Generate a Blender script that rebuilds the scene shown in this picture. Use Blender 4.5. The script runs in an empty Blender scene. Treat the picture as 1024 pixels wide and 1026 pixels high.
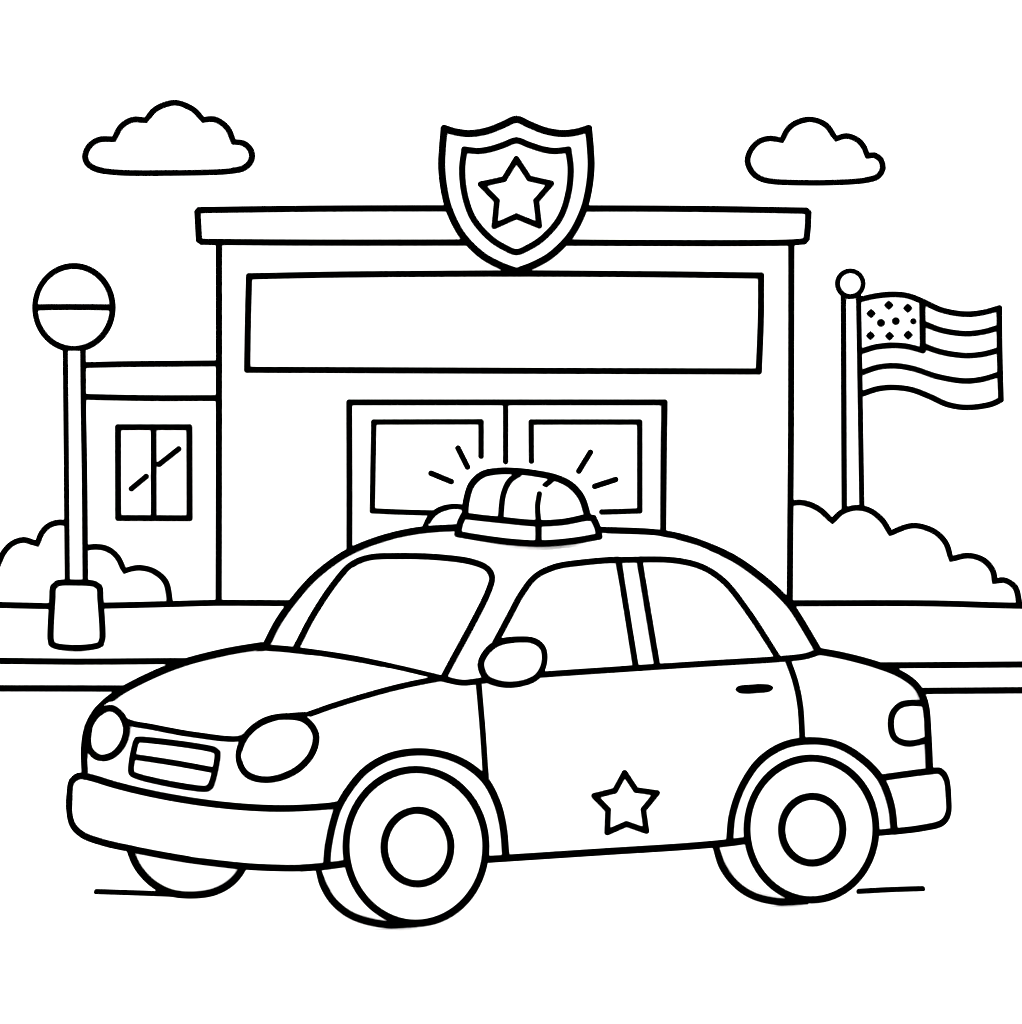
import bpy, math
from mathutils import Vector
from mathutils.geometry import delaunay_2d_cdt
from mathutils.bvhtree import BVHTree

S = bpy.context.scene
COL = S.collection
F = 6000.0                      # focal length in picture units
CX, HY = 512.0, 400.0           # principal column, eye-level row
EYE = Vector((0, 0, 2.112))

# ------------------------------------------------------------------ materials
def material(name, col, rough=.9, spec=.2, noise=0.0, scale=6):
    m = bpy.data.materials.new(name); m.use_nodes = True
    nt = m.node_tree; b = nt.nodes['Principled BSDF']
    b.inputs['Roughness'].default_value = rough
    b.inputs['Specular IOR Level'].default_value = spec
    if noise:
        tc = nt.nodes.new('ShaderNodeTexCoord'); n = nt.nodes.new('ShaderNodeTexNoise')
        r = nt.nodes.new('ShaderNodeValToRGB')
        n.inputs['Scale'].default_value = scale
        nt.links.new(tc.outputs['Object'], n.inputs['Vector'])
        nt.links.new(n.outputs['Fac'], r.inputs['Fac'])
        r.color_ramp.elements[0].color = (*[c*(1-noise) for c in col], 1)
        r.color_ramp.elements[1].color = (*col, 1)
        nt.links.new(r.outputs['Color'], b.inputs['Base Color'])
    else:
        b.inputs['Base Color'].default_value = (*col, 1)
    return m
WHITE = material('white_paint', (.88, .88, .88), noise=.02)
GLASS = material('white_glass', (.88, .88, .88), rough=.6, noise=.01)
PAVE = material('white_ground', (.88, .88, .88), noise=.02, scale=1)
CLOTH = material('white_cloth', (.88, .88, .88), noise=.02, scale=20)
LEAF = material('white_foliage', (.88, .88, .88), noise=.02, scale=9)
INK = material('black_outline', (.0, .0, .0), rough=1, spec=0)

# ------------------------------------------------------------------ coordinates
P0 = Vector((-.376, 24.0, 0))
U = Vector((1.622, 1.09, 0)).normalized()
V = Vector((-U.y, U.x, 0))
W = 1.75
def ray(x, y): return Vector(((x-CX)/F, 1.0, -(y-HY)/F))
def PD(x, y, d): return EYE + ray(x, y)*d              # point at distance d into the street
def PV(x, y, v):                                       # point on the car's plane v metres in from its near side
    r = ray(x, y)
    return EYE + r*(((P0-EYE).dot(V)+v)/r.dot(V))
def UVZ(u, v, z): return P0 + U*u + V*v + Vector((0, 0, z))
def lerp(tab, t):
    if t <= tab[0][0]: return tab[0][1]
    for (a, p), (b, q) in zip(tab, tab[1:]):
        if t <= b: return p+(q-p)*(t-a)/(b-a)
    return tab[-1][1]

# ------------------------------------------------------------------ smooth paths
def path(pts, closed=False, step=3.0):
    """points (x, y) smooth, (x, y, 'c') corner -> dense polyline"""
    P = [(p[0], p[1]) for p in pts]; C = [len(p) > 2 for p in pts]
    n = len(P); out = []
    for i in range(n if closed else n-1):
        j = (i+1) % n
        p1, p2 = P[i], P[j]
        p0 = P[i-1] if (i > 0 or closed) and not C[i] else (2*p1[0]-p2[0], 2*p1[1]-p2[1])
        p3 = P[(j+1) % n] if (j < n-1 or closed) and not C[j] else (2*p2[0]-p1[0], 2*p2[1]-p1[1])
        d = math.dist(p1, p2); k = max(1, int(d/step))
        # centripetal Catmull-Rom
        a = lambda q, r: max(math.dist(q, r), 1e-3)**.5
        t0 = 0; t1 = a(p0, p1); t2 = t1+a(p1, p2); t3 = t2+a(p2, p3)
        for s in range(k):
            t = t1+(t2-t1)*s/k
            def mix(q, r, ta, tb): return tuple((q[m]*(tb-t)+r[m]*(t-ta))/(tb-ta) for m in (0, 1))
            A1 = mix(p0, p1, t0, t1); A2 = mix(p1, p2, t1, t2); A3 = mix(p2, p3, t2, t3)
            B1 = mix(A1, A2, t0, t2); B2 = mix(A2, A3, t1, t3)
            out.append(mix(B1, B2, t1, t2))
    if not closed: out.append(P[-1])
    return out
def ell(cx, cy, rx, ry, n=40, a0=0, a1=360):
    return [(cx+rx*math.cos(math.radians(a0+(a1-a0)*i/n)), cy+ry*math.sin(math.radians(a0+(a1-a0)*i/n))) for i in range(n)]
def poly(pts, closed=True): return path([(x, y, 'c') for x, y in pts], closed, 6)

# ------------------------------------------------------------------ mesh collector
WADD = 1.5                      # beads a touch wider, bright light eats into their edges
def inset(con, d):
    """closed outline pulled in by d"""
    n = len(con); A = sum(con[i-1][0]*con[i][1]-con[i][0]*con[i-1][1] for i in range(n)); sg = 1 if A > 0 else -1; out = []
    for i in range(n):
        (ax, ay), (bx_, by_) = con[i-1][:2], con[(i+1) % n][:2]
        L_ = math.hypot(bx_-ax, by_-ay) or 1
        out.append((con[i][0]-sg*(by_-ay)/L_*d, con[i][1]+sg*(bx_-ax)/L_*d))
    return out
class MB:
    def __init__(s): s.v = []; s.f = []; s.m = []; s.bvh = None; s.px = []; s.conv = None
    def add(s, vs, fs, mi):
        o = len(s.v); s.v += [Vector(v) for v in vs]
        s.f += [tuple(i+o for i in f) for f in fs]; s.m += [mi]*len(fs)
    def sphere(s, c, r, mi=1, nu=12, nv=8):
        vs = [c+Vector((0, 0, r))]; fs = []
        for i in range(1, nv):
            t = math.pi*i/nv
            for j in range(nu):
                a = 2*math.pi*j/nu
                vs.append(c+Vector((r*math.sin(t)*math.cos(a), r*math.sin(t)*math.sin(a), r*math.cos(t))))
        vs.append(c-Vector((0, 0, r))); L = len(vs)-1
        for j in range(nu):
            k = (j+1) % nu
            fs.append((0, 1+j, 1+k)); fs.append((L, 1+(nv-2)*nu+k, 1+(nv-2)*nu+j))
            for i in range(nv-2):
                a = 1+i*nu
                fs.append((a+j, a+nu+j, a+nu+k, a+k))
        s.add(vs, fs, mi)
    def tube(s, pts, w, closed=False, mi=1, rad=None):
        """round bead along 3-D points; w is its width in picture units, or rad metres"""
        q = []
        for p in pts:
            if not q or (p-q[-1]).length > 1e-5: q.append(p)
        if closed and (q[0]-q[-1]).length < 1e-5: q.pop()
        R = lambda p: rad if rad else (w+WADD)/2*p.y/F
        n = len(q)
        if closed: q = q+[q[0], q[1]]
        runs = [[q[0]]]
        for i in range(1, len(q)-1):
            runs[-1].append(q[i])
            if (q[i]-q[i-1]).angle(q[i+1]-q[i]) > math.radians(22):
                runs.append([q[i]])
        if not closed: runs[-1].append(q[-1])
        NS = 10
        for r in runs:
            if len(r) < 2: continue
            vs = []; fs = []; nrm = None
            for i, p in enumerate(r):
                t = (r[min(i+1, len(r)-1)]-r[max(i-1, 0)]).normalized()
                if nrm is None:
                    nrm = t.cross(Vector((0, 0, 1)) if abs(t.z) < .9 else Vector((1, 0, 0))).normalized()
                nrm = (nrm-t*nrm.dot(t)).normalized(); b = t.cross(nrm); rr = R(p)
                for k in range(NS):
                    a = 2*math.pi*k/NS
                    vs.append(p+(nrm*math.cos(a)+b*math.sin(a))*rr)
            for i in range(len(r)-1):
                for k in range(NS):
                    l = (k+1) % NS
                    fs.append((i*NS+k, i*NS+l, (i+1)*NS+l, (i+1)*NS+k))
            s.add(vs, fs, mi)
            for e in (r[0], r[-1]): s.sphere(e, R(e)*1.0, mi)
    def panel(s, contour, val, conv, thick, fixed=(), grid=10.0, inflate=0.0, mi=0, back=None):
        """solid shell: outline in picture units, val(x, y) its depth value on the outline, conv -> 3-D.
        interior depth is relaxed smoothly between the outline and the fixed lines."""
        con = contour; n = len(con)
        xs = [p[0] for p in con]; ys = [p[1] for p in con]
        pts = [Vector(p[:2]) for p in con]; fv = {i: val(*con[i]) for i in range(n)}
        def inside(x, y):
            c = False; j = n-1
            for i in range(n):
                if (ys[i] > y) != (ys[j] > y) and x < (xs[j]-xs[i])*(y-ys[i])/(ys[j]-ys[i])+xs[i]: c = not c
                j = i
            return c
        for line, fn in fixed:
            for (x, y) in line:
                if inside(x, y) and min((x-a)**2+(y-b)**2 for a, b in zip(xs, ys)) > 9:
                    fv[len(pts)] = fn(x, y); pts.append(Vector((x, y)))
        base = [(p.x, p.y) for p in pts]
        y = min(ys)+grid/2; odd = 0
        while y < max(ys):
            x = min(xs)+(grid/2 if odd else 0)
            while x < max(xs):
                if inside(x, y) and min((x-a)**2+(y-b)**2 for a, b in base) > (grid*.45)**2: pts.append(Vector((x, y)))
                x += grid
            y += grid*.87; odd ^= 1
        vo, eo, fo, ov, oe, of = delaunay_2d_cdt(pts, [], [list(range(n))], 1, 1e-4)
        N = len(vo); D = [None]*N; fix = [False]*N; bnd = [False]*N
        for i, src in enumerate(ov):
            for k in src:
                if k in fv: D[i] = fv[k]; fix[i] = True
                if k < n: bnd[i] = True
        adj = [set() for _ in range(N)]; cnt = {}
        for f in fo:
            for a, b in zip(f, f[1:]+f[:1]):
                adj[a].add(b); adj[b].add(a)
                cnt[(min(a, b), max(a, b))] = cnt.get((min(a, b), max(a, b)), 0)+1
        fixv = [D[i] for i in range(N) if fix[i]]; mean = sum(fixv)/len(fixv)
        D = [mean if d is None else d for d in D]
        free = [i for i in range(N) if not fix[i] and adj[i]]
        if max(fixv)-min(fixv) > 1e-6:
            for _ in range(250):
                for i in free: D[i] = D[i]*-.5+1.5*sum(D[j] for j in adj[i])/len(adj[i])
        h = [0.0]*N
        if inflate:
            inn = [i for i in range(N) if not bnd[i] and adj[i]]
            for _ in range(250):
                for i in inn: h[i] = sum(h[j] for j in adj[i])/len(adj[i])+1
            mx = max(h) or 1
            h = [inflate*math.sqrt(t/mx) for t in h]
        used = sorted({i for f in fo for i in f}); mp = {a: k for k, a in enumerate(used)}
        fr = [conv(vo[i].x, vo[i].y, D[i]-h[i]) for i in used]
        if back == 'inflate': bk = [conv(vo[i].x, vo[i].y, D[i]+h[i]+thick) for i in used]
        elif callable(back): bk = [back(vo[i].x, vo[i].y, D[i]) for i in used]
        else: bk = [p+thick for p in fr]
        m = len(used)
        tris = [tuple(mp[i] for i in f) for f in fo]
        # face towards the eye
        fs = []
        for t in tris:
            nn = (fr[t[1]]-fr[t[0]]).cross(fr[t[2]]-fr[t[0]])
            if nn.dot(EYE-fr[t[0]]) < 0: t = (t[0], t[2], t[1])
            fs.append(t); fs.append((t[2]+m, t[1]+m, t[0]+m))
        for (a, b), c in cnt.items():
            if c == 1: a, b = mp[a], mp[b]; fs.append((a, b, b+m, a+m))
        s.add(fr+bk, fs, mi)
        s.bvh = BVHTree.FromPolygons(fr, tris)
        s.px = [(vo[i].x, vo[i].y, fr[k]) for k, i in enumerate(used)]
        return s
    def on(s, pl):
        """carry a line on to the panel's front surface"""
        out = []
        for x, y in pl:
            d = ray(x, y).normalized(); hit = s.bvh.ray_cast(EYE, d)[0]
            if hit is None:
                q = min(s.px, key=lambda t: (t[0]-x)**2+(t[1]-y)**2)[2]
                r = ray(x, y); hit = EYE+r*(q.y/r.y)
            out.append(hit)
        return out
    def line(s, pl, w, closed=False, lift=0.0):
        p = s.on(pl)
        p = [q+(EYE-q).normalized()*(lift+.6*(w+WADD)/2*q.y/F) for q in p]
        s.tube(p, w, closed)
    def box(s, a, b, mi=0):
        (x0, y0, z0), (x1, y1, z1) = a, b
        s.add([(x0, y0, z0), (x1, y0, z0), (x1, y1, z0), (x0, y1, z0), (x0, y0, z1), (x1, y0, z1), (x1, y1, z1), (x0, y1, z1)],
              [(0, 3, 2, 1), (4, 5, 6, 7), (0, 1, 5, 4), (1, 2, 6, 5), (2, 3, 7, 6), (3, 0, 4, 7)], mi)
    def zscale(s, c, k):
        for v in s.v: v.z = c.z+(v.z-c.z)*k
    def build(s, name, parent=None, mat=WHITE, origin=None):
        base = Vector(parent['_o']) if parent else (origin or Vector((0, 0, 0)))
        me = bpy.data.meshes.new(name)
        me.from_pydata([tuple(v-base) for v in s.v], [], s.f)
        me.materials.append(mat); me.materials.append(INK)
        me.polygons.foreach_set('material_index', s.m)
        me.polygons.foreach_set('use_smooth', [k == 1 for k in s.m]); me.update()
        o = bpy.data.objects.new(name, me); COL.objects.link(o)
        o['_o'] = list(base)
        if parent:
            o.parent = parent
        else: o.location = base
        return o
def thing(name, loc, label, cat, group=None):
    o = bpy.data.objects.new(name, None); COL.objects.link(o)
    o.location = loc; o['_o'] = list(loc); o['label'] = label; o['category'] = cat
    if group: o['group'] = group
    return o
def tag(o, label, cat, group=None):
    o['label'] = label; o['category'] = cat
    if group: o['group'] = group
def flat(d): return lambda x, y: d
BACK = lambda t: Vector((0, t, 0))

# ================================================================== GROUND
def sheet(name, pts, z0, z1, lines=()):
    b = MB(); n = len(pts)
    b.add([(x, y, z1) for x, y in pts]+[(x, y, z0) for x, y in pts],
          [tuple(range(n)), tuple(range(2*n-1, n-1, -1))]+[(i, i+n, (i+1) % n+n, (i+1) % n) for i in range(n)], 0)
    for pl, w in lines: b.tube(pl, w)
    o = b.build(name, mat=PAVE); o['kind'] = 'structure'; return o
sheet('ground', [(-4000, -60), (4000, -60), (4000, 7000), (-4000, 7000)], -1.5, -.25)
# road with the two short black strokes either side of the car
def onz(x, y, z=-0.014): return PD(x, y, (EYE.z-z)*F/(y-HY))
ground_strokes = [([onz(*p) for p in path([(97, 893.6), (140, 895), (186, 896.8)])], 5.4),
              ([onz(*p) for p in path([(861, 893.3), (892, 891.6), (924, 890.6)])], 5.4)]
kbot = [(-600, 689), (0, 689.5), (125, 689.7), (512, 691), (923, 692.1), (1024, 691.4), (1600, 691)]
kerbY = lambda x: 6000*(2.112-.003)/(lerp(kbot, x)-400)+.03      # bottom row of the kerb -> distance
kx = [-2600, -600, 0, 125, 512, 923, 1024, 1600, 3600]
front = [((x-CX)/F*kerbY(x), kerbY(x)) for x in kx]
sheet('road', [(-60, -20), (60, -20), (60, front[-1][1]), *front[::-1], (-60, front[0][1])], -.24, -.025, ground_strokes)
ktop = [(-2600, 661.6), (-600, 661.6), (0, 662.2), (75, 662.9), (195, 662.3), (512, 664), (879, 666.6), (1024, 665.7), (1600, 665), (3600, 665)]
klines = [([PD(x, y, kerbY(x)-.0) for x, y in path(ktop, step=40)], 5.9), ([onz(x, y, .003) for x, y in path([(-2600, 689)]+kbot+[(3600, 691)], step=40)], 5.7)]
BD = 6000*(2.112-.192-.032)/204
gl = [(-2600, 605), (-600, 605), (0, 605.6), (50, 606.7), (103, 606.2), (172, 604.6), (215, 603.4), (290, 603.7), (500, 604), (794, 603.9), (936, 604), (1024, 606.3), (1600, 607), (3600, 607)]
sheet('pavement', [*front, (40, BD), (-40, BD)], -.2, .192, klines)
sheet('lawn', [(-40, BD+.002), (40, BD+.002), (40, 90), (-40, 90)], -.2, .12,
      [([onz(x, y+.6, .224) for x, y in path(gl, step=20)], 5.8)])

# ================================================================== MAIN BUILDING
BD += .45
bx = PD(505, 604, BD)
B = thing('station_building', bx, 'wide single-storey building with a shield above its flat roof and a long blank sign panel', 'building')
w_ = MB(); w_.panel(poly([(219, 236), (793, 236), (792, 613), (219, 613)]), flat(BD+.05), PD, BACK(4.5), grid=60)
w_.line(path([(219.3, 243), (219.3, 420), (219, 602)]), 5.9); w_.line(path([(793, 243), (792.6, 420), (791.3, 602)]), 5.8)
w_.build('wall', B)
r_ = MB(); rc = path([(197.8, 212.5, 'c'), (199.6, 210.4, 'c'), (320, 209), (505, 208.7), (700, 209.3), (807.6, 211, 'c'), (810, 213.2, 'c'), (809.4, 228), (808.2, 239.2, 'c'), (805.6, 241.9, 'c'),
                      (790, 243), (505, 243), (300, 243), (202, 242.3, 'c'), (199.3, 240.3, 'c')], True, 4)
r_.panel(rc, flat(BD-.25), PD, BACK(4.9), grid=40); r_.line(rc, 6, True); r_.build('roof_slab', B)
s_ = MB(); sc_ = path([(249.5, 276.8, 'c'), (330, 275.2), (420, 274.4), (520, 274.1), (660, 274.8), (762.6, 276, 'c'), (762.3, 320), (760.3, 372.2, 'c'), (500, 371.4), (247.6, 370.5, 'c'), (248.4, 320)], True, 5)
s_.panel(sc_, flat(BD-.06), PD, BACK(.1), grid=50); s_.line(sc_, 5.9, True); s_.build('sign_panel', B)
# shield emblem
def sym(h): return h+[((2*517.4-p[0]), *p[1:]) for p in h[-2:0:-1]]
out_ = sym([(517.4, 119.4), (505, 124.5), (491.5, 130), (480, 132.8), (468.7, 133.7), (456, 132), (445, 128.6, 'c'), (443.2, 149.2), (442.5, 167), (444.6, 187.9), (450, 210), (463, 235.5), (482.7, 255.5), (500.3, 265.5), (517.4, 272, 'c')])
in_ = sym([(517.4, 140.6), (505, 145), (491.5, 149.4), (479.2, 151.3), (465.3, 149.8, 'c'), (463, 170.3), (466, 196.7), (474.5, 219.5), (491.5, 238.9), (505.6, 248), (517.4, 252.6)])
star_ = [(517.4, 159.2), (530.2, 178.8), (552.3, 183.8), (537.2, 201.1), (540.2, 226), (517.4, 216.6), (495.3, 226.6), (497.9, 201.1), (481.7, 184.6), (505, 179.5)]
e_ = MB(); pl = path(out_, True); e_.panel(pl, flat(BD-.42), PD, BACK(.15), grid=25); e_.line(pl, 6.9, True)
E = e_.build('shield_emblem', B)
e2 = MB(); pl = path(in_, True); e2.panel(pl, flat(BD-.45), PD, BACK(.04), grid=25); e2.line(pl, 6, True); e2.build('inner_shield', E)
e3 = MB(); e3.panel(poly(star_), flat(BD-.47), PD, BACK(.03), grid=20); e3.line(poly(star_), 5.5, True); e3.build('star', E)
# doors
f_ = MB(); f_.panel(poly([(350, 403.2), (665.8, 403.2), (663.6, 611), (350, 611)]), flat(BD), PD, BACK(.06), grid=60)
f_.line(path([(350, 600), (350.2, 500), (350, 403.2, 'c'), (500, 403.2), (665.8, 403.2, 'c'), (665, 470), (663.8, 600)]), 5.8)
f_.build('door_frame', B)
for (x0, x1, segs) in ((353, 506.3, [[(482, 457, 'c'), (482, 422.6, 'c'), (374.5, 422.8, 'c'), (373, 511.8, 'c'), (400, 513), (450, 514.3)], [(506.6, 404, 'c'), (506.6, 462.5, 'c')]]),
                       (506.7, 661, [[(532.4, 462, 'c'), (532.2, 422.8, 'c'), (641, 422.8, 'c'), (641, 511.8, 'c'), (620, 512.5), (603, 513, 'c')]])):
    d_ = MB(); d_.panel(poly([(x0, 404), (x1, 404), (x1, 610), (x0, 610)]), flat(BD-.03), PD, BACK(.04), grid=40)
    if len(segs) > 1: d_.line(path(segs[1]), 4.9)
    D_ = d_.build('door', B)
    g_ = MB(); xa, xb = (373.5, 482) if x0 < 400 else (532.4, 641)
    g_.panel(poly([(xa, 422.8), (xb, 422.8), (xb, 513), (xa, 513)]), flat(BD-.045), PD, BACK(.02), grid=30)
    g_.line(path(segs[0]), 5.0); g_.build('glass_pane', D_, GLASS)

# ================================================================== LOW ANNEX
AD = 57.6
A = thing('low_building', PD(148, 604, AD), 'low flat-roofed annex with one two-pane window, left of the main building', 'building')
a_ = MB(); a_.panel(poly([(76, 380), (222, 380), (222, 611), (76, 611)]), flat(AD), PD, BACK(3.5), grid=40); a_.line(path([(76, 399), (76, 603)]), 5.5); a_.build('wall', A)
a_ = MB(); a_.panel(poly([(76, 366), (222, 364), (222, 398.8), (76, 397.8)]), flat(AD-.1), PD, BACK(3.7), grid=40)
a_.line(path([(76, 397.4, 'c'), (76, 366, 'c'), (120, 364.9), (218, 364)]), 5.7); a_.line(path([(76, 397.4), (110, 398.2), (155, 398.9), (218, 398.8)]), 5.7); a_.build('roof_band', A)
a_ = MB(); fc = poly([(118.2, 428), (189.7, 428), (189.9, 519.2), (118.4, 519)])
a_.panel(fc, flat(AD-.04), PD, BACK(.06), grid=20); a_.line(fc, 5.6, True); a_.line([(153.9, 428), (154, 519)], 5.3)
WN = a_.build('window', A)
for x0, x1, glint in ((121, 151.3, [(131.6, 489.6), (146.4, 477.3)]), (156.7, 187, [(179, 449.8), (159.4, 465.2)])):
    g_ = MB(); g_.panel(poly([(x0, 431), (x1, 431), (x1, 516), (x0, 516)]), flat(AD-.05), PD, BACK(.02), grid=20)
    g_.line(glint, 5.0); g_.build('pane', WN, GLASS)  # slanted ink line drawn on the pane as a glint

# ================================================================== STREET LAMP
LD = 6000*1.92/253
L = thing('street_lamp', PD(76, 648, LD), 'round-headed street lamp on a tapered block base at the pavement', 'street lamp')
def pole_solid(b, l, r, val, n=14, mi=0):
    """round post between a left and a right edge line"""
    vs = []; fs = []; NS = 16
    for (xl, yl), (xr, yr) in zip(l, r):
        a, c = PD(xl, yl, val), PD(xr, yr, val); m = (a+c)/2; rr = (c-a).length/2-2.4*val/F
        for k in range(NS):
            t = 2*math.pi*k/NS; vs.append(m+Vector((rr*math.cos(t), rr*math.sin(t), 0)))
    for i in range(len(l)-1):
        for k in range(NS):
            j = (k+1) % NS; fs.append((i*NS+k, i*NS+j, (i+1)*NS+j, (i+1)*NS+k))
    fs.append(tuple(range(NS))); fs.append(tuple(range(len(vs)-1, len(vs)-1-NS, -1)))
    b.add(vs, fs, mi)
l_ = MB(); ll = [(65.8, 352), (66.4, 410), (66.9, 470), (67.8, 586)]; lr = [(82.9, 352), (83.4, 410), (84.4, 470), (85.3, 586)]
pole_solid(l_, ll, lr, LD)
for e in (ll, lr): l_.tube([PD(x, y, LD) for x, y in path(e)], 5.7)
l_.build('pole', L)
l_ = MB(); bc = path([(57, 584.6), (76, 583.6), (95, 585), (99.5, 588), (100.6, 600), (102.6, 640), (101, 645.3), (95, 647.6), (76.3, 649.2), (57, 647.6), (51.5, 645), (50.6, 640), (52.4, 600), (53.4, 588)], True)
l_.panel(bc, flat(LD-.1), PD, BACK(.02), inflate=.16, back='inflate', grid=8) if False else l_.panel(bc, flat(LD-.14), PD, BACK(.28), grid=8)
l_.line(bc, 5.9, True); l_.build('base', L)
l_ = MB(); gc = PD(74.1, 308.2, LD); gr = 38.5*LD/F
l_.sphere(gc, gr*(1-2.8/38.5), 0, 48, 24)
ringf = lambda ax: [gc+(Vector((math.cos(t), 0, math.sin(t))) if ax else Vector((math.cos(t), math.sin(t), 0)))*gr for t in [2*math.pi*i/96 for i in range(96)]]
l_.tube(ringf(1), 6.3, True); l_.tube([gc+(p-gc)*.95 for p in ringf(0)], 5.3, True)
l_.zscale(gc, 1.07); l_.build('globe', L)

# ================================================================== FLAGPOLE + FLAG
FD = 58.5
FP = thing('flagpole', PD(855, 596, FD), 'slim flagpole with a ball finial rising behind the right bush', 'flagpole')
l_ = MB(); ll = [(845.2, 294), (845.6, 400), (846.1, 512), (846.3, 600)]; lr = [(859.8, 294), (861.2, 380), (862.6, 470), (863.3, 512), (864, 600)]
pole_solid(l_, ll, [(860, 294), (861.6, 400), (863.3, 512), (864, 600)], FD)
for e in (ll, lr): l_.tube([PD(x, y, FD) for x, y in path(e)], 5.6)
l_.build('pole', FP)
l_ = MB(); gc = PD(851.9, 284.3, FD-.05); gr = 12.5*FD/F
l_.sphere(gc, gr*(1-2.2/12.5), 0, 32, 16); l_.tube([gc+Vector((math.cos(t), 0, math.sin(t)))*gr for t in [2*math.pi*i/48 for i in range(48)]], 5.3, True)
l_.build('finial', FP)
FL = thing('flag', PD(863, 345, FD), 'waving stars and stripes flag flying from the pole top', 'flag')
wave = lambda x, y: FD+.16*math.sin((x-861)/142*2*math.pi)*min(1, (x-861)/30)
top = [(861, 300.2, 'c'), (875.8, 296.8), (893.7, 294.9), (909.6, 296.3), (923.6, 301.6), (943.5, 310.6), (967.4, 314.7), (985.3, 313), (1001.3, 308.6, 'c')]
bot = [(1002.9, 400.6, 'c'), (993.3, 405), (969.4, 408.3), (949.5, 405.4), (931.6, 397.4), (913.6, 390.6), (895.7, 388.3), (879.8, 389.6), (864, 394.6, 'c')]
cb = [(862.8, 352), (877.8, 347.6), (895.7, 346), (909.6, 347.2), (924.6, 351.2)]
fcon = path(top+[(1001.6, 350)]+bot, True)
l_ = MB(); l_.panel(fcon, wave, PD, BACK(.012), grid=6, fixed=[([(x, y) for x in range(866, 1000, 6) for y in range(300, 404, 6)], wave)])
l_.line(path(top[:]), 5.4); l_.line(path([top[-1], (1001.6, 350), bot[0]]), 5.4); l_.line(path(bot), 5.4)
for st in ([(926.6, 324.7), (943.5, 330.9), (967.4, 334.3), (985.3, 332.5), (1000, 328.4)], [(924.6, 346.4), (943.5, 352.8), (967.4, 356.2), (985.3, 354.8), (1000, 351)],
           [(863.4, 373.3), (879.8, 367.9), (897.7, 366.5), (915.6, 369.5), (939.5, 377.3), (967.4, 381.7), (985.3, 379.7), (1001, 375)]):
    l_.line(path(st), 5.2)
l_.build('striped_field', FL, CLOTH)
l_ = MB(); ccon = path([(861, 300.2, 'c'), (875.8, 296.8), (893.7, 294.9), (909.6, 296.3), (923.6, 301.6, 'c'), (924.6, 351.2, 'c'), (909.6, 347.2), (895.7, 346), (877.8, 347.6), (862.8, 352, 'c')], True)
wf = lambda x, y: wave(x, y)-.01
l_.panel(ccon, wf, PD, BACK(.008), grid=6, fixed=[([(x, y) for x in range(866, 922, 6) for y in range(300, 350, 6)], wf)])
l_.line(path(cb), 5.3); l_.line(path([(924, 303), (924.6, 351)]), 5.6)
for sx, sy, r, dm in ((265, 322, 4.3, 1), (354, 280, 4.3, 1), (449, 295, 4.3, 1), (315, 369, 3.6, 0), (389, 360, 3.5, 0), (477, 361, 2.8, 0), (262, 433, 4.1, 1), (358, 435, 4.1, 1), (451, 430, 4.3, 1)):
    x, y = 820+sx/5.02, 250+sy/5.02; n = 4 if dm else 12
    pts = []
    for k in range(n*2 if dm else n):
        a = 2*math.pi*k/(n*2 if dm else n); q = (r+.35)*(.8 if dm and k % 2 else 1)*1.12
        pts.append((x+q*math.cos(a), y+q*math.sin(a)))
    fr = l_.on(pts); fr = [p-Vector((0, .018, 0)) for p in fr]; m = len(fr)
    l_.add(fr+[p+Vector((0, .02, 0)) for p in fr], [tuple(range(m)), tuple(range(2*m-1, m-1, -1))]+[(i, (i+1) % m, (i+1) % m+m, i+m) for i in range(m)], 1)
l_.build('canton', FL, CLOTH)

# ================================================================== BUSHES, CLOUDS
def puffy(name, crown, base, d, infl, w, label, cat, group, mat):
    b = MB(); c = path(crown+base, True)
    b.panel(inset(path(crown+base, True, 4), w/2-.4), flat(d), PD, infl*.05, grid=9, inflate=infl, back='inflate')
    # the bead runs along the crown; the base stays open where it meets the ground line
    b.tube([PD(x, y, d) for x, y in (path(crown, False) if base else path(crown, True))], w, not base)
    lo = sum((p[0] for p in crown))/len(crown); by = max(p[1] for p in crown+base)
    o = b.build(name, origin=PD(lo, by, d), mat=mat); tag(o, label, cat, group); return o
puffy('bush', [(-24, 604, 'c'), (-27, 588), (-18, 572), (-2, 567, 'c'), (3.5, 554), (12.5, 544.6), (23.6, 541), (37.6, 545.4, 'c'), (41.9, 534), (49.4, 526.4), (60.1, 523.4), (70, 526), (78, 536), (80, 550, 'c'), (88, 548.7), (97, 547.9), (107.4, 550), (117, 557.5), (124.6, 572.6, 'c'),
    (132, 570), (140.7, 569), (154.7, 572.8), (166, 583), (170.6, 604.5, 'c')], [(168, 610, 'c'), (-22, 610, 'c')], 56.7, .35, 5.8,
    'rounded bush behind the street lamp, in front of the low annex', 'bush', 'bushes beside the building', LEAF)
puffy('bush', [(770, 530, 'c'), (778, 512), (794, 504.2), (806.8, 504.2), (820.7, 510.2), (833.9, 522.6, 'c'), (843, 513.6), (857.5, 508.9), (871.4, 511.6), (884, 521.4), (892.2, 534.8, 'c'), (904.4, 529.2), (917, 526.8), (936, 532.6), (947.8, 544.5), (952.5, 560.4, 'c'),
    (970.3, 556.8), (986, 561.6), (995, 572.5), (996.4, 583, 'c'), (1005.7, 581.3), (1017, 588.3), (1021.4, 604.8, 'c')], [(1018, 609, 'c'), (772, 609, 'c')], 57.2, .45, 5.8,
    'big sloping bush of rounded lumps at the foot of the flagpole', 'bush', 'bushes beside the building', LEAF)
CD = 2000.0
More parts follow.
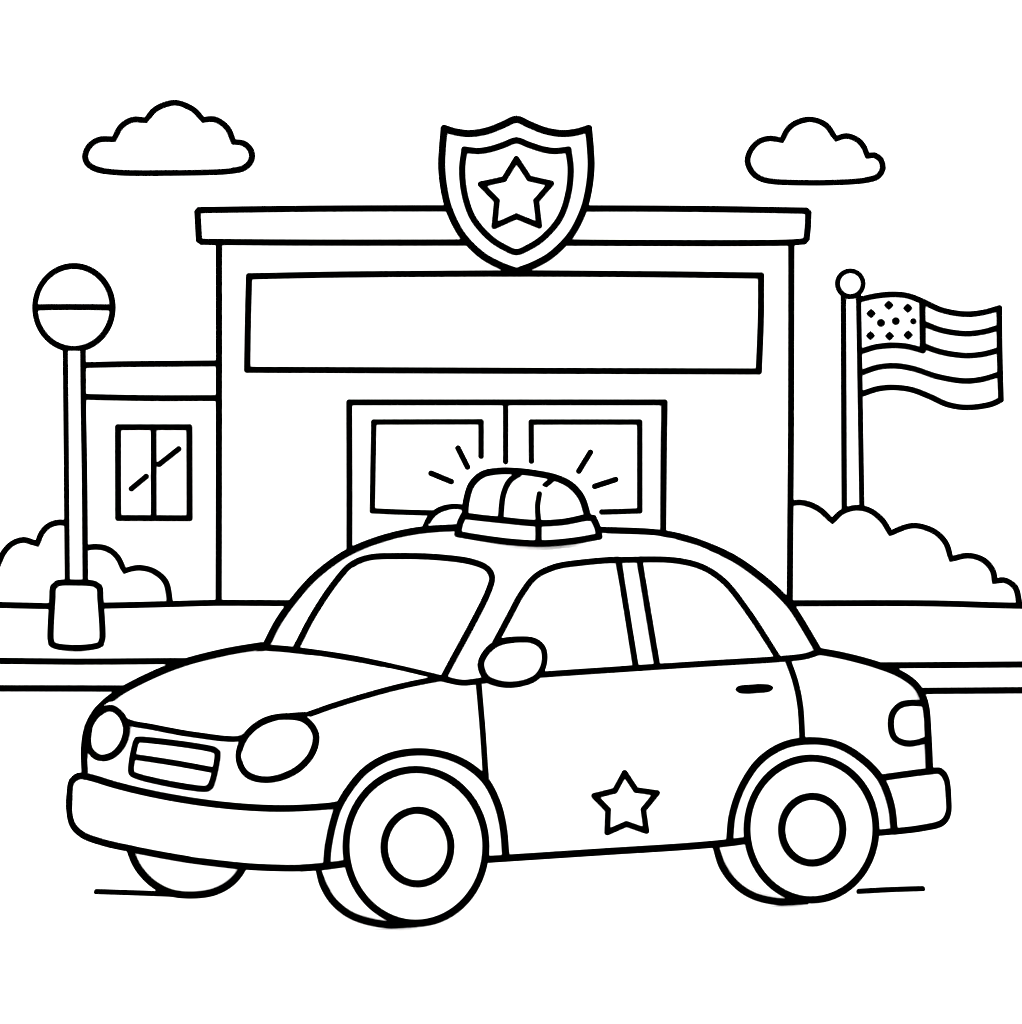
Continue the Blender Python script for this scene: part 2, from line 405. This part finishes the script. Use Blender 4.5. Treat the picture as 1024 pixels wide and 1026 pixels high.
puffy('cloud', [(85.3, 157.3), (88.6, 147.5), (98.7, 140.2), (114.4, 139.7, 'c'), (121.5, 126.8), (133, 120), (146.4, 120.8, 'c'), (155.5, 109.8), (174.9, 103.1), (193.4, 109.8), (203.3, 120.3, 'c'), (215, 119.6), (227.8, 128.3), (234, 142.6, 'c'), (244.4, 143.8), (251.4, 150.6), (252, 160.2), (245, 168.1), (231.9, 171.2), (174.9, 173.1), (113.7, 172.4), (95, 169), (87.4, 163.5)], [], CD, 12, 5.9,
    'wide cloud above the street lamp, left of the shield', 'cloud', 'clouds', CLOTH)
puffy('cloud', [(749, 161.5), (752.6, 150), (761.2, 141.5), (772.2, 138.8), (783.4, 141, 'c'), (790, 128.8), (800.3, 122), (812.6, 119.9), (827.5, 125.4), (837.2, 139.4, 'c'), (847.8, 136.3), (859.6, 140.6), (866, 148.3), (868.6, 156.4, 'c'), (876, 155.6), (882.4, 160), (884.5, 168.6), (880.3, 176.4), (869.6, 180.2), (810.9, 183), (765.2, 180), (754.4, 173.5)], [], CD+100, 12, 5.7,
    'small cloud above the flagpole, right of the shield', 'cloud', 'clouds', CLOTH)

# ================================================================== CAR
CAR = thing('police_car', UVZ(1.0, W/2, 0), 'rounded white patrol car with a star on its door and a flashing roof light', 'car')
vf_ = [(60, 1.76), (68, 1.75), (78, 1.68), (95, 1.52), (250, .38), (285, .17), (310, .08), (340, .02), (360, 0)]
def vlow(x, y):
    if x < 360: return lerp(vf_, x)+.05*max(0, min(1, (740-y)/80))
    return .06*max(0, min(1, (740-y)/80))+(.14*((x-880)/52)**2 if x > 880 else 0)
def vhood(x, y): return lerp([(88, 1.6), (98, 1.6), (182, 1.66), (264, 1.62)], x)
base_t = [(264, 1.62), (298, 1.38), (352, .95), (402, .5), (440, .16), (463, .10), (479, .07)]
def vbase(x, y): return lerp(base_t, x)
sil_t = [(266, 1.62), (293, 1.52), (316, 1.46), (346, 1.4), (377, 1.25), (415, 1.08), (458, .95), (600, .8), (659, .7), (691, .55), (733, .38), (761, .28), (793, .17), (821, .06)]
def vsil(x, y): return lerp(sil_t, x)
def vgreen(x, y): return .06+.27*max(0, min(1, (665-y)/105))
def vwind(x, y):
    t = max(0, min(1, (y-560)/(lerp([(296, 650), (445, 678)], x)-560)))
    topv = lerp([(340, 1.42), (352, 1.36), (369, 1.25), (402, 1.0), (440, .7), (473, .45), (493, .33)], x)
    return topv*(1-t)+lerp(base_t, x)*t if x > 352 else lerp([(296, 1.39), (352, 1.36)], x)
def tabv(fn_list):
    """depth of the nearest of several labelled outlines"""
    def f(x, y): return min(((min((x-a)**2+(y-b)**2 for a, b in pl), fn(x, y)) for pl, fn in fn_list), key=lambda t: t[0])[1]
    return f
near = lambda off: (lambda fn: (lambda x, y: fn(x, y)-off))

sil = path([(266.5, 646.2), (277.9, 624.3), (293.2, 602.5), (316, 577), (346.5, 554.6), (377, 541.4), (415, 532), (458.2, 528.6), (530, 528), (600.6, 531), (659, 533.8), (691, 540.6), (733.2, 558.1), (762, 577.9), (779, 592.6), (793, 607.8), (800.5, 619), (820.8, 653.1)])
belt = path([(820.8, 653.1), (807, 657.5), (782.4, 660.2), (708.6, 664.8), (638.2, 669.4), (543.3, 675.9), (500, 679.5), (479, 682.5)])
wbase = path([(479, 682.5), (463.3, 684), (440.5, 679.2), (402.4, 670.2), (351.6, 659.4), (298.2, 651.6), (272.9, 649.2), (258, 649)])
wind = path([(295.7, 650.5, 'c'), (313.5, 616.8), (333.8, 586), (351.6, 566.2), (369.4, 558.7), (402.4, 557.1), (440.5, 558.4), (473.5, 563.1), (488.3, 569.6), (493, 578), (489.5, 592), (445.5, 676.4, 'c')])
wglass = wind+path([(445.5, 680.2), (402.4, 670.2), (351.6, 659.4), (298.2, 651.6)])[1:]
winA = path([(483, 668, 'c'), (497.5, 641.5), (511.7, 615), (522, 596), (536.3, 577.7), (556, 568), (582.8, 563.6), (615.8, 560.8), (641.7, 560.4), (676.9, 561.5), (703, 567.9), (725, 582.2), (750.7, 614.6), (778.9, 658.3, 'c')])
# body: pillars and roof, front end, rear quarter, wheel-arch flares, core
body = MB()
gcon = sil+belt[1:]+[p for p in wbase[1:] if p[0] > 270]
gval = tabv([(sil, vsil), (belt, vgreen), (wbase, vbase)])
body.panel(gcon, gval, PV, Vector((0, 0, -.03))+V*.02, fixed=[(wind, vwind), (winA, vgreen)], grid=9)
body.line([p for p in sil], 6.6, lift=.02); body.line(belt, 5.7, lift=.02); 
gh = body.bvh, body.px
archF = path([(327.3, 866.4), (329, 848), (333.3, 826.7), (338.7, 809.8), (349.4, 791.2), (366.6, 771.4), (390.2, 758), (418.2, 753.2), (446.1, 756.7), (469.7, 767.3), (486.9, 782.8), (498.4, 805.2), (504.1, 828), (506.9, 857.5)])
archR = path([(730.9, 842), (733.8, 815.8), (744.1, 787), (762, 761.6), (786.5, 746.4), (812.8, 742.2), (839.1, 746), (864, 760.6), (882.9, 780.8), (893, 807), (896, 831)])
hfront = path([(98.3, 710.8), (110, 708), (126.8, 722.6), (152.6, 728.4), (196.5, 736.3), (240.4, 739.8), (250, 734), (263.9, 722.6), (287.3, 717.6), (308.4, 716)])
crease = path([(308.4, 716), (331.3, 707.9), (364.3, 697.6), (402.4, 687.4), (440.5, 679.6)])
btop = path([(79.3, 777.3), (88.1, 778.2), (117.4, 787), (152.6, 795.4), (196.5, 803.1), (240.4, 808.1), (284.4, 809.8), (331.3, 807.4), (338.6, 803.5)])
doorF = path([(479.4, 683), (483.6, 730.8), (487, 781.5)])
doorR = path([(789.4, 661.5), (796.9, 682.8), (801.9, 707.7), (804, 742)])
lsil = path([(85.2, 778), (84.5, 749), (88.1, 728.4), (98.3, 710.8)])
fcon2 = lsil+hfront[1:]+crease[1:]+[p for p in wbase if 442 < p[0] < 478][::-1]+doorF+[p for p in archF if p[1] < 809 and p[0] < 486][::-1]+btop[::-1][1:-3]
def vfend(x, y): return vlow(x, y)+(.07*max(0, min(1, (760-y)/70)) if x > 300 and y < 722 and x < 470 else 0)
body.panel(fcon2, vfend, PV, U*.03, grid=10)
body.line(lsil, 6.6); body.line(doorF, 5.5)
body.line(hfront[len(path([(98.3, 710.8), (110, 708), (126.8, 722.6)]))-1:], 5.4)
rsil = path([(820.8, 652.5), (844.9, 657), (877.1, 665.6), (903.4, 676), (919, 688), (926.8, 704.8), (929.9, 737), (931.4, 770.5)])
rcon = [p for p in belt if p[0] > 789][::-1]+rsil[1:]+path([(931.4, 773), (883, 779)])+[p for p in archR if 804 < p[0] < 883][::-1]+doorR[::-1][:-1]
body.panel(rcon, vlow, PV, V*.03, grid=10)
body.line(rsil, 6.7, lift=.025); body.line(doorR, 5.6)
for arch, low, vv in ((archF, [(344, 865.4), (400, 864), (489, 861)], .0), (archR, [(747.2, 842.2), (800, 839), (880, 834.3)], .0)):
    con = arch+path(low)[::-1]
    body.panel(con, flat(.004), PV, V*.12, grid=20)
    body.line(arch, 6.9)
body.tube([PV(x, y, 0) for x, y in path([(302, 869.8), (326, 868), (346, 865.2)])], 6.8)
body.tube([PV(x, y, 0) for x, y in path([(878, 834.6), (896, 833)])], 6)
body.tube([PV(x, y, -.012) for x, y in path([(486, 861.2), (530, 858.6)])], 6.4)
# closed core of the car behind its skins
def extr(prof, v0, v1):
    n = len(prof)
    body.add([UVZ(u, v0, z) for u, z in prof]+[UVZ(u, v1, z) for u, z in prof],
             [tuple(range(n)), tuple(range(2*n-1, n-1, -1))]+[(i, i+n, (i+1) % n+n, (i+1) % n) for i in range(n)], 0)
extr([(-.44, .40), (-.44, .66), (-.2, .78), (.3, .86), (1.9, .92), (2.3, .86), (2.38, .75), (2.38, .40)], .2, W-.08)
extr([(.3, .86), (.72, 1.33), (.95, 1.42), (1.35, 1.42), (1.7, 1.25), (1.95, .95)], .42, W-.36)
body.build('body', CAR)
# hood
h_ = MB(); hs = path([(98.3, 710.8), (114.5, 696.8), (143.8, 680.4), (181.9, 664.6), (225.8, 653.2), (262, 647)])
wb = [p for p in wbase if 262 < p[0] < 441][::-1]
hval = tabv([(hs, vhood), (wb, vbase), (crease, lambda x, y: vfend(x, y)), (hfront, lambda x, y: vfend(x, y))])
h_.panel(hs+wb+crease[::-1]+hfront[::-1][1:-1], hval, PV, Vector((0, 0, -.02)), grid=10)
h_.line(path([(88.1, 728.4), (92, 720), (98.3, 710.8), (114.5, 696.8), (143.8, 680.4), (181.9, 664.6), (225.8, 653.2), (262, 647)]), 7.0, lift=.05); h_.line([(300, 717.6)]+crease, 5.6, lift=.008); h_.line([p for p in wbase], 5.8, lift=.03); h_.build('hood', CAR)
# windscreen and side windows
OFFV = .012
g_ = MB(); g_.panel(wglass, lambda x, y: vwind(x, y)-OFFV, PV, U*.008, grid=10); g_.line(wind, 5.8); g_.build('windscreen', CAR, GLASS)
def below(pl, x):
    return lerp(sorted((p[0], p[1]) for p in pl), x)
wtop = lambda x: lerp([(p[0], p[1]) for p in winA], x)
fw = [p for p in winA if p[0] < 617]+[(619.6, 561)]+[(637.2, 669)]+[p for p in belt if p[0] < 635 and p[0] > 484]
rw = [(640.7, 560.8)]+[p for p in winA if p[0] > 644]+[p for p in belt if 661 < p[0] < 777]+[(658.6, 667.4)]
bp = [(619.6, 561), (640.7, 560.8), (658.6, 667.4), (637.2, 669)]
vg2 = lambda x, y: vgreen(x, y)-OFFV
for con, nm, mt, ln in ((fw, 'side_window', GLASS, [([p for p in winA if p[0] < 620], 5.7), ([(619.6, 561), (637.2, 669)], 5.7)]),
                        (rw, 'side_window', GLASS, [([p for p in winA if p[0] > 640], 5.7), ([(640.7, 561), (658.6, 667.4)], 5.7)]),
                        (poly(bp), 'pillar', WHITE, [([(618, 561), (643, 560.6)], 5.7)])):
    m = MB(); m.panel(con, vg2 if nm != 'pillar' else (lambda x, y: vgreen(x, y)-OFFV*.5), PV, V*.01, grid=10)
    for p, w in ln:
        if len(p) > 3: m.line(p, w)
        else: m.line(path([(a, b) for a, b in p], step=6), w, lift=.04)
    m.build(nm, CAR, mt)
# door with handle and star
sill = path([(490.5, 861), (603, 853.6), (691, 847.9), (731, 844.3), (746, 842.3)])
dcon = [p for p in belt if p[0] < 789][::-1]+doorR+[p for p in archR if 731 < p[0] < 804][::-1]+[p for p in sill if 508 < p[0] < 731][::-1]+[p for p in archF if p[0] > 487][::-1]+doorF[::-1]
d_ = MB(); d_.panel(dcon, vlow, PV, V*.04, grid=12); d_.line(sill, 6.8)
DR = d_.build('door', CAR)
m = MB(); hc = path([(740, 691.2), (742.5, 687.6), (757, 685.6), (771, 685.6), (775.4, 688.6), (772.5, 692.8), (758, 694.9), (744, 694.9)], True, 2)
m.panel(hc, lambda x, y: vlow(x, y)-.02, PV, V*.025, grid=4, mi=1); m.build('handle', DR)
m = MB(); st = [(625.9, 774.3), (637.3, 791.6), (658.4, 794.5), (644.7, 811.2), (647.7, 832.6), (627.7, 825.5), (608.5, 834), (609.4, 811.5), (595.4, 797.4), (616.2, 792.3)]
m.panel(poly(st), lambda x, y: vlow(x, y)-.006, PV, V*.008, grid=10); m.line(poly(st), 5.3, True); m.build('star_emblem', DR)
# bumpers
fb = path([(69.9, 797), (72.3, 782.5), (79.3, 777.4), (88.1, 778.4), (117.4, 787), (152.6, 795.4), (196.5, 803.2), (240.4, 808.2), (284.4, 810), (331.3, 807.4), (339, 806, 'c'), (333.3, 826.7), (329, 848), (327.3, 867.5, 'c'),
           (302, 869.7), (255.1, 868.7), (225.8, 865.9), (181.8, 860.1), (132, 850.6), (102.7, 844), (82.2, 836.2), (73, 826.4), (69.7, 811)], True)
m = MB(); m.panel(fb, lambda x, y: lerp(vf_, x)-.015, PV, U*.05, grid=12, inflate=.03)
m.line(fb, 6.4, True); m.build('front_bumper', CAR)
rb = path([(882.9, 779.2, 'c'), (929.7, 773.1), (942.4, 772.7), (947.6, 780), (950.1, 801.2), (949.6, 815.5), (944.3, 824.2), (923.9, 829.7), (896, 833.2, 'c'), (893.2, 807.1)], True)
m = MB(); m.panel(rb, lambda x, y: -.015+(.2*((x-885)/65)**2), PV, V*.08, grid=10); m.line(rb, 6.2, True); m.build('rear_bumper', CAR)
# lamps, grille
h1 = path([(287.3, 717.8), (306, 721.4), (316.4, 736), (312.6, 754.8), (296.1, 772.2), (268.3, 781.2), (247, 775.6), (239.4, 759), (245.8, 738), (263.9, 722.8)], True)
h2 = path([(110.1, 709.4), (121, 715.8), (126.6, 729.9), (122.5, 746), (112, 757), (99.8, 759.2), (90.8, 752.6), (88.6, 737.6), (95.8, 718.8)], True)
for hl, off in ((h1, .03), (h2, .03)):
    m = MB(); m.panel(hl, lambda x, y: vlow(x, y)-off, PV, U*.05, grid=8, inflate=.03); m.line(hl, 6.3, True); m.build('headlight', CAR, GLASS)
gp = path([(137.5, 741.2), (140, 740.9), (215, 751.6), (217.6, 754), (210.8, 787.5), (208, 790), (135, 776.8), (131.6, 774), (136, 744)], True, 2)
m = MB(); m.panel(gp, lambda x, y: vlow(x, y)-.02, PV, U*.03, grid=10); m.line(gp, 5.7, True); m.line(path([(135, 758.3), (175, 764.5), (213.6, 771.6)]), 5.4); m.build('grille', CAR)
tl = path([(926, 704.9, 'c'), (912, 704.4), (902, 706.6), (894.4, 715), (892.8, 728.2), (896.6, 739.6), (908, 744.8), (919, 744), (928.6, 741, 'c'), (929.6, 737)], True)
m = MB(); m.panel(tl, lambda x, y: vlow(x, y)-.01, PV, V*.02, grid=8); m.line(path([(925, 704.8), (912, 704.4), (902, 706.6), (894.4, 715), (892.8, 728.2), (896.6, 739.6), (908, 744.8), (919, 744), (928, 741.2)]), 5.8); m.build('taillight', CAR, GLASS)
# mirror
mr = path([(481.6, 666), (485.4, 656), (494, 647), (504, 642.6), (518.7, 640.9), (535, 642.2), (543.4, 649), (545.4, 659), (542.6, 671), (535, 680), (515.2, 685.8), (499, 684.6), (487, 679.2)], True)
m = MB(); m.panel(inset(mr, 2.6), flat(-.06), PV, .04, grid=7, inflate=.06, back='inflate'); m.tube([PV(x, y, -.06) for x, y in mr], 6.2, True)
m.tube([PV(512, 672, .0), PV(510, 674, .1)], 20, mi=0); m.build('side_mirror', CAR)
# wheels
def wheel(face, tread, rim, v0, v1, rimell, shrink=None):
    m = MB()
    cx = sum(p[0] for p in face)/len(face); cy = sum(p[1] for p in face)/len(face)
    if shrink: bk = lambda x, y, v: PV(cx+(x-cx)*shrink, cy+(y-cy)*shrink-4, v1)
    else: bk = lambda x, y, v: PV(x, y, v0)+V*(v1-v0)
    m.panel(face, flat(v0), PV, 0, grid=16, back=bk)
    m.line(face, 6.8, True)
    if tread:
        # the line of the tyre's inner shoulder
        m.tube([PV(x, y, v1) for x, y in path(tread)], 6.6)
        m.panel(path(tread+[(face[36][0]-4, face[36][1]+60)], True), flat(v1), PV, V*.01, grid=20)
    w = m.build('wheel', CAR)
    if rimell:
        r = MB(); rc = ell(*rimell, n=48); r.panel(rc, flat(v0-.012), PV, V*.03, grid=12); r.line(rc, 6.8, True); r.build('hub_cap', w)
    return w
wf1 = ell(416.8, 848, 70.1, 77, 72, 90, 450)
wheel(wf1, [(318.9, 868), (323.6, 886.4), (334.4, 903.6), (351.6, 917), (373, 924.3), (396.7, 926.9), (416, 925.6)], None, -.03, .2, (418.4, 848.7, 33.4, 36.9))
wf2 = ell(813.1, 830.6, 64.6, 71, 72, 90, 450)
wheel(wf2, [(716.9, 847), (723.6, 868), (736.8, 885.6), (754.3, 897.4), (777.7, 903.3), (806.9, 903.4)], None, -.03, .2, (813.9, 831.3, 30.6, 33.4))
wf3 = path([(128.5, 840), (131, 853.5), (138.4, 869.6), (152.6, 885), (171, 894.6), (193.6, 896.9), (215, 893.6), (231.7, 884.4), (243.4, 869.6), (250, 845), (246, 805), (225, 775), (190, 762), (155, 775), (134, 805)], True)
wheel(wf3, None, None, 1.5, 1.7, None, .8)
# roof light: domes and base
bd = MB(); dome = path([(465.6, 517.5, 'c'), (467.3, 501.3), (472.6, 485.3), (483, 475.6), (497, 472.2), (516, 472), (534.6, 474), (556, 478.4), (571.5, 485.8), (582.4, 498), (589.4, 518.6, 'c'), (565, 522.8), (540, 524), (501.6, 520.9)], True)
dsol = [p for p in inset(dome, 2.6) if not (468 < p[0] < 586 and p[1] > 516)]
bd.panel([(x, y+(14 if y > 512 else 0)) for x, y in dsol], flat(.8), PV, .02, grid=7, inflate=.2, back='inflate')
bd.tube([PV(x, y, .72) for x, y in dome], 6.6, True)
bd.line(path([(520.5, 474.5), (510.5, 482), (504.4, 495.2), (501.6, 519.5)]), 5.3)
bd.line(path([(540.5, 494.8), (538.6, 507), (539.7, 524)]), 4.9); bd.line(path([(546, 486.4), (553.5, 480)]), 4.9)
b2 = MB(); bb = path([(464.4, 516.8, 'c'), (461.4, 523), (458.4, 535.2, 'c'), (483.8, 539.4), (514.3, 543.2), (542.2, 544.5), (572.7, 542.2), (600.4, 537.6, 'c'), (598.8, 528.5), (594.5, 519, 'c'), (589.2, 518.4), (565, 522.8), (539.7, 524.2), (501.6, 520.9)], True)
b2.panel(bb, flat(.55), PV, 0, grid=9, back=lambda x, y, v: PV(529+(x-529)*.6, y-2 if y < 530 else y-6, .95))
b2.line(bb, 6.2, True); b2.line(path([(539.6, 524), (539.6, 543.5)]), 6)
LB = b2.build('light_bar', CAR)
bd.build('light_dome', LB, GLASS)
for a, b, in (((458.9, 449), (468.4, 467.9)), ((431.9, 474.2), (452.2, 482.6)), ((591.5, 453.2), (580, 472)), ((616.8, 480.5), (595.8, 487.3))):
    m = MB(); m.tube([PV(*a, .7), PV(*b, .7)], 5.3); m.build('flash_stroke', LB)
m = MB(); fbk = path([(425.2, 530), (431.4, 518), (440.6, 510.9), (452.1, 507.9), (464, 509), (474, 518), (478, 530, 'c')], False)
m.panel(inset(fbk, 2.4), flat(1.3), PV, .02, grid=7, inflate=.1, back='inflate'); m.tube([PV(x, y, 1.3) for x, y in fbk if x < 466], 5.7); m.build('rear_roof_light', CAR, GLASS)

for o in bpy.data.objects:
    if '_o' in o: del o['_o']

# ================================================================== LIGHT, CAMERA
wld = bpy.data.worlds.new('World'); S.world = wld; wld.use_nodes = True
bg = wld.node_tree.nodes['Background']; bg.inputs[0].default_value = (1, 1, 1, 1); bg.inputs[1].default_value = 1.0
sun = bpy.data.lights.new('sun', 'SUN'); sun.energy = 1.5; sun.angle = math.radians(60); sun.color = (1, .99, .98)
so = bpy.data.objects.new('sun', sun); COL.objects.link(so); so.rotation_euler = (math.radians(68), 0, math.radians(-12))
cam = bpy.data.cameras.new('camera'); co = bpy.data.objects.new('camera', cam); COL.objects.link(co)
co.location = EYE; co.rotation_euler = (math.pi/2, 0, 0)
cam.sensor_fit = 'HORIZONTAL'; cam.sensor_width = 36; cam.lens = 36*F/1024
cam.shift_y = -(513-HY)/1024; cam.clip_start = .5; cam.clip_end = 12000
S.camera = co
S.view_settings.view_transform = 'Standard'; S.view_settings.look = 'None'
S.view_settings.exposure = 2.0; S.view_settings.gamma = 1
S.cycles.max_bounces = 8; S.cycles.diffuse_bounces = 6
S.render.filter_size = 1.5
